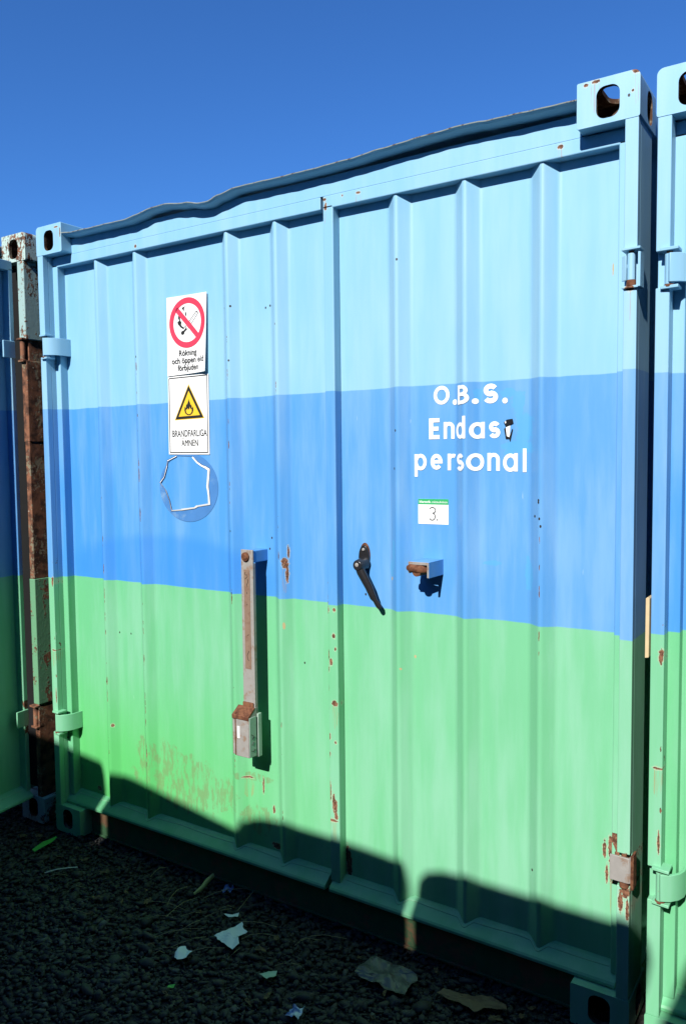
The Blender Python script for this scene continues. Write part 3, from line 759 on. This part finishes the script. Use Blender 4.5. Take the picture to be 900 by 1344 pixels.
text_mesh('ÄMNEN', .7290, .8145, 1.6660, .0260, .0830, M_INK, sg)
text_mesh('ÄMNEN', .7300, .8155, 1.6662, .0260, .0829, M_INK, sg)
# torn remains of a round sticker
sg = empty('torn_sticker', (0, 0, 0), 'round sticker torn away to a ragged white rim, below the two warning signs', 'sticker')
ring_in = [(.700,1.630),(.650,1.612),(.646,1.592),(.629,1.548),(.606,1.526),(.636,1.497),(.655,1.458),(.666,1.414),(.720,1.418),(.790,1.427),(.806,1.434),(.869,1.443),(.866,1.480),(.862,1.514),(.871,1.578),(.850,1.588),(.833,1.592),(.808,1.606),(.785,1.626)]
cxr, czr = .757, 1.508
b = MB(); n = 72; rows = [[], []]
def ray_in(a):
    d = Vector((math.cos(a), math.sin(a))); best = None
    for i in range(len(ring_in)):
        p = Vector(ring_in[i])-Vector((cxr, czr)); q = Vector(ring_in[(i+1) % len(ring_in)])-Vector((cxr, czr)); e1 = q-p
        den = d.x*e1.y-d.y*e1.x
        if abs(den) < 1e-9: continue
        t = (p.x*e1.y-p.y*e1.x)/den; s = (p.x*d.y-p.y*d.x)/den
        if t > 0 and -1e-6 <= s <= 1+1e-6: best = t if best is None else min(best, t)
    return best or .1
for k in range(n+1):
    a = 2*math.pi*k/n; R = 1/math.sqrt((math.cos(a)/.153)**2+(math.sin(a)/.133)**2); ri_ = min(ray_in(a), R-.002)
    rows[0].append((cxr+ri_*math.cos(a), .0846, czr+ri_*math.sin(a))); rows[1].append((cxr+R*math.cos(a), .0852, czr+R*math.sin(a)))
b.sheet(rows); b.build('film', M_FILM, sg)
b = MB(); wid = [.004,.004,.006,.005,.006,.005,.004,.006,.008,.007,.009,.010,.007,.010,.011,.010,.006,.006,.005]
N = len(ring_in)
for i in range(N-1):
    p, q = Vector(ring_in[i]), Vector(ring_in[i+1]); 
    nn = (Vector((cxr, czr))-(p+q)/2).normalized()
    a_, c2 = wid[i], wid[i+1]
    P4 = [(p.x, .0838, p.y), (q.x, .0838, q.y), (q.x+nn.x*c2*.8, .0815, q.y+nn.y*c2*.8), (p.x+nn.x*a_*.8, .0818, p.y+nn.y*a_*.8)]
    b.quad(*P4, m=0)
    mid = [(p.x-nn.x*.0022, .0840, p.y-nn.y*.0022), (q.x-nn.x*.0022, .0840, q.y-nn.y*.0022), (q.x, .0842, q.y), (p.x, .0842, p.y)]
    b.quad(*mid, m=1)
b.build('torn_rim', [M_WHITE, M_INK], sg)
# number label
sg = empty('number_label', (0, 0, 0), 'small white label with green strip and handwritten 3, below the lettering', 'label')
b = MB(); b.box(1.753, 1.8585, .0852, .0862, 1.4015, 1.481, 0); b.box(1.753, 1.8585, .0848, .0852, 1.4635, 1.481, 1); b.build('label_sheet', [M_WHITE, M_LGREEN], sg)
text_mesh('klaravik', 1.7575, 1.798, 1.4685, .0075, .0846, M_WHITE, sg, bold=.02)
text_mesh('.nätauktion', 1.7995, 1.855, 1.4685, .0072, .0846, M_WHITE, sg)
b = MB(); ribbon(b, arc(1.803, 1.4450, .0110, .0090, 150, -75, 14) + arc(1.802, 1.4255, .0105, .0115, 80, -150, 14), .0032, .0849)
ribbon(b, arc(1.8205, 1.4155, .0012, .0014, 0, 360, 8)[:-1], .0026, .0849, True, na=2)
b.build('handwriting', M_INK, sg)

# ------------------------------------------------------------------ batten in the gap, litter
b = MB(); b.prism([(2.4685, 1.078), (2.4780, 1.080), (2.4785, 1.236), (2.474, 1.240), (2.4690, 1.236)], -.006, .060)
tag(b.build('wooden_batten', M_WOOD, bevel=.001), 'thin pale wooden batten wedged upright in the gap beside the right container', 'batten')

def crumpled(name, cx, cy, w, d, rot, mat, label, cat, hgt=.012, seed=0, n=9, z0=.010, lift=0.0, cut=.25, group=None):
    r = random.Random(seed); b = MB(); rows = []
    cr, sr_ = math.cos(rot), math.sin(rot)
    ph = [r.uniform(0, 6) for _ in range(6)]
    for j in range(n):
        row = []
        for i in range(n):
            u, v = i/(n-1)-.5, j/(n-1)-.5
            eu = 1 + (r.uniform(-cut, cut) if i in (0, n-1) else 0); ev = 1 + (r.uniform(-cut, cut) if j in (0, n-1) else 0)
            x, y = u*w*eu, v*d*ev
            z = z0 + hgt*(.5+.5*math.sin(7*u+4*v+ph[0]))*(.6+.4*math.sin(9*v-6*u+ph[1])) + r.uniform(0, .3)*hgt + lift*(v+.5)
            row.append((cx + x*cr-y*sr_, cy + x*sr_+y*cr, z))
        rows.append(row)
    b.sheet(rows); b.sheet([[(x, y, z-.0006) for x, y, z in rw] for rw in rows])
    o = b.build(name, mat); return tag(o, label, cat, group)
def torn(name, poly, mat, label, cat='litter', h=.010, seed=1, z0=.018, ragged=.0022):
    """a torn sheet following an outline, with fold ridges and a ragged rim"""
    r = random.Random(seed); P_ = [Vector(p) for p in poly]; c = sum(P_, Vector((0, 0)))/len(P_)
    rim = []
    for i, p in enumerate(P_):
        q = P_[(i+1) % len(P_)]; k = max(2, int((q-p).length/.010))
        for j in range(k): rim.append(p+(q-p)*j/k + Vector((r.uniform(-1, 1), r.uniform(-1, 1)))*ragged*(j > 0))
    an = r.uniform(0, 3.1); d1 = Vector((math.cos(an), math.sin(an))); d2 = Vector((math.cos(an+1.2), math.sin(an+1.2)))
    def z(p):
        u = (p-c).dot(d1)/.06; v = (p-c).dot(d2)/.085
        return z0 + h*(abs((u+.3) % 1.0-.5)*1.1 + abs((v+.1) % 1.0-.5)*1.2 - .3) + h*.15*math.sin(140*p.x+95*p.y)
    rows = []
    for t in (0.02, .2, .4, .6, .8, 1.0): rows.append([(q.x, q.y, z(q)) for q in [c+(p-c)*t for p in rim + rim[:1]]])
    b = MB(); b.sheet(rows); b.sheet([[(x, y, zz-.0005) for x, y, zz in rw] for rw in rows])
    return tag(b.build(name, mat), label, cat)
torn('paper_scrap', [(1.152,-.25),(1.17,-.197),(1.186,-.145),(1.211,-.166),(1.234,-.173),(1.225,-.214),(1.257,-.244),(1.252,-.272),(1.219,-.268)], M_PAPER, 'largest white crumpled paper scrap lying on the gravel', seed=3)
torn('paper_scrap', [(1.129,-.411),(1.103,-.371),(1.111,-.341),(1.132,-.352),(1.156,-.356),(1.158,-.388),(1.144,-.415)], M_PAPER, 'small white crumpled paper scrap in front of the largest one, on gravel', h=.012, seed=8)
torn('paper_scrap', [(1.095,-.136),(1.127,-.128),(1.131,-.097),(1.146,-.121),(1.122,-.142)], M_PAPER, 'narrow white paper sliver just behind the largest paper scrap', h=.005, seed=5)
M_WRAP = plain('pale green wrapper', (0.34, 0.48, 0.38), 0.4, 0, 0.3, 30, 0.5, bump=.3)
M_BLUEW = plain('blue wrapper', (0.12, 0.20, 0.50), 0.4, 0, 0.3, 40, 0.5, (0.5, 0.55, 0.6), (.5, .6), bump=.3)
M_LEAF = plain('green leaf', (0.06, 0.38, 0.05), 0.5, 0, 0.3, 30, 0.4, bump=.2)
M_BAG = plain('dirty translucent plastic', (0.10, 0.105, 0.095), 0.35, 0, 0.4, 16, 0.5, bump=.4, bs=40)
M_CARD = plain('torn brown cardboard', (0.20, 0.14, 0.08), 0.8, 0, 0.4, 25, 0.2, (0.12, 0.08, 0.05), (.5, .6), bump=.4)
M_STRAW = plain('dry straw', (0.28, 0.24, 0.13), 0.8, 0, 0.3, 40, 0.2, bump=0)
M_DLEAF = plain('dry leaf', (0.14, 0.10, 0.05), 0.8, 0, 0.4, 40, 0.2, bump=.3)
torn('wrapper', [(1.41,-.329),(1.424,-.302),(1.448,-.287),(1.458,-.307),(1.446,-.337)], M_WRAP, 'pale green crumpled wrapper lying alone on the gravel', h=.007, seed=2)
crumpled('wrapper', 1.606, -.405, .036, .045, .2, M_BLUEW, 'blue and white wrapper at the bottom edge of the photo', 'litter', .014, 4, 6, .014)
crumpled('wrapper', 1.000, -.006, .034, .034, .2, M_BLUEW, 'dark blue wrapper beside the container base', 'litter', .020, 9, 6, .014)
torn('plastic_bag', [(1.655,-.166),(1.655,-.117),(1.664,-.065),(1.69,-.076),(1.744,-.06),(1.822,-.074),(1.839,-.097),(1.83,-.119),(1.841,-.182),(1.812,-.18),(1.758,-.178)], M_BAG, 'dirty translucent plastic bag flattened on gravel by the container', h=.016, seed=12)
torn('cardboard_scrap', [(1.912,-.113),(1.922,-.087),(1.964,-.081),(2.002,-.068),(2.059,-.049),(2.103,-.052),(2.117,-.075),(2.065,-.092),(2.04,-.131),(1.995,-.121)], M_CARD, 'torn brown cardboard strip on gravel below the right door', h=.008, seed=7)
b = MB(); b.tube([(.912, -.095, .018), (.910, -.050, .020), (.906, -.020, .028), (.904, .020, .036)], [.005, .010, .012, .009], 10, 0, .6)
tag(b.build('squeezed_tube', plain('yellowish tube plastic', (0.42, 0.44, 0.20), 0.4, 0, .4, 30), smooth=True), 'squeezed yellowish tube lying on gravel near the container base', 'litter')
b = MB(); b.sheet([[(.126, -.200, .016), (.132, -.150, .024), (.122, -.110, .020), (.112, -.080, .024)], [(.108, -.200, .020), (.106, -.150, .030), (.104, -.110, .026), (.104, -.080, .026)]])
tag(b.build('leaf', M_LEAF), 'bright green blade shaped leaf on gravel at the left', 'leaf')
b = MB(); b.sheet([[(1.205, -.512, .016), (1.222, -.500, .018)], [(1.212, -.524, .018), (1.228, -.514, .016)]]); tag(b.build('leaf', M_LEAF), 'tiny green leaf fragment near the bottom edge', 'leaf')
b = MB(); b.tube([(.315, -.292, .020), (.340, -.26, .026), (.370, -.225, .026), (.390, -.198, .022)], .0022, 6); tag(b.build('dry_stalk', plain('white stalk', (.6, .6, .5), .7)), 'pale straight stalk on the gravel at the left', 'twig')
for i, (cx, cy, a) in enumerate(((-.04, -.14, .3), (.02, -.10, 1.2), (.80, -.22, 2.0), (.62, -.30, .4), (.50, -.16, 1.0), (1.33, -.22, .2), (2.10, -.12, .5))):
    crumpled('dry_leaf', cx, cy, .034, .020, a, M_DLEAF, 'small curled brown dry leaf among the gravel', 'leaf', .008, 20+i, 5, .014, group='dry leaves on the gravel')
rr = random.Random(5)
for i in range(34):
    cx = rr.uniform(-.1, 2.2); cy = rr.uniform(-.55, .0)
    crumpled('dry_leaf', cx, cy, rr.uniform(.014, .030), rr.uniform(.008, .016), rr.uniform(0, 3), M_DLEAF, 'small curled brown dry leaf among the gravel', 'leaf', .007, 60+i, 4, .012, group='dry leaves on the gravel')
for i in range(26):
    cx = rr.uniform(.35, 1.45); cy = rr.uniform(-.45, -.08); a = rr.gauss(.9, .5); L_ = rr.uniform(.05, .16)
    p = [(cx+math.cos(a)*L_*t + .012*math.sin(3*t+i), cy+math.sin(a)*L_*t, .016+.012*math.sin(3.1*t)) for t in (0, .3, .6, 1)]
    b = MB(); b.tube(p, .0011, 5); tag(b.build('straw', M_STRAW), 'thin dry straw lying on the gravel', 'twig', 'dry straws on the gravel')

# ------------------------------------------------------------------ unseen upright casters added, their outlines cut to throw the ragged shadow
DX, DZ, BY = .12*3.087, .75*3.087, -3.0
def caster(pts, y=BY):
    b = MB(); k = (PY-y)
    b.prism([(x+.12*k, max(-.01, z+.75*k)) for x, z in pts], y-.03, y)
    tag(b.build('shadow_caster', M_CASTER), 'added unseen upright caster outlined to throw the ragged shadow', 'caster', 'added shadow casters across the yard')
Z0 = -2.33
caster([(-6.0, Z0), (.226, Z0), (.231, .05), (.230, .20), (.222, .265), (.212, .300), (.198, .315), (.10, .325), (-.003, .333), (-.25, .36), (-6.0, .40)])
caster([(.20, Z0), (.985, Z0), (.985, .202), (.93, .208), (.70, .240), (.478, .272), (.40, .283), (.345, .286), (.29, .270), (.262, .240), (.254, .15), (.252, -.06), (.20, -.08)])
caster([(.986, Z0), (1.719, Z0), (1.719, .17), (1.716, .21), (1.704, .258), (1.694, .270), (1.55, .279), (1.39, .284), (1.16, .284), (1.09, .278), (1.04, .264), (1.00, .235), (.986, .20)], BY-.05)
caster([(1.69, Z0), (2.44, Z0), (2.450, .03), (2.462, .09), (2.476, .14), (2.484, .19), (2.476, .235), (2.456, .268), (2.43, .284), (1.90, .284), (1.83, .280), (1.775, .262), (1.748, .230), (1.739, .17), (1.736, -.02), (1.69, -.03)])
caster([(2.43, Z0), (9.0, Z0), (9.0, .5), (2.72, .46), (2.63, .36), (2.57, .224), (2.507, .024), (2.50, -.10), (2.43, -.12)], BY-.05)

# ------------------------------------------------------------------ two tall unseen blocks added outside the frame to cut the side sky light
M_BLOCKER = plain('dark corrugated sky blocker', (0.05, 0.055, 0.06), 0.6, 0, 0.2, 3, 0.3)
def blocker(x0, x1, y0, y1, h, label):
    t = empty('sky_blocker', ((x0+x1)/2, (y0+y1)/2, 0), label, 'blocker')
    w_, d_ = (x1-x0)/2, (y1-y0)/2
    b = MB(); prof = []
    def run(a, c, fixed, horiz, sg):
        n = int(abs(c-a)/.15); out = []
        for k in range(n+1):
            u = a+(c-a)*k/n; o_ = sg*(.02 if k % 4 in (0, 1) else -.02); out.append((u, fixed+o_) if horiz else (fixed+o_, u))
        return out
    prof = run(-w_, w_, -d_, True, -1) + run(-d_, d_, w_, False, 1) + run(w_, -w_, d_, True, 1) + run(d_, -d_, -w_, False, -1)
    b.prism(prof, -.01, h, 'z'); b.build('wall', M_BLOCKER, t)
    b = MB(); b.prism([(-w_-.2, h), (w_+.2, h), (0, h+.9)], -d_-.2, d_+.2, 'y'); b.build('roof', M_BLOCKER, t)
blocker(4.7, 9.0, -13.0, -.6, 7.5, 'tall unseen block added to cut sky light to the right of the camera')
blocker(-8.0, -3.2, -13.0, -.6, 7.5, 'tall unseen block added to cut sky light to the left of the camera')
print('objects', len(bpy.data.objects))
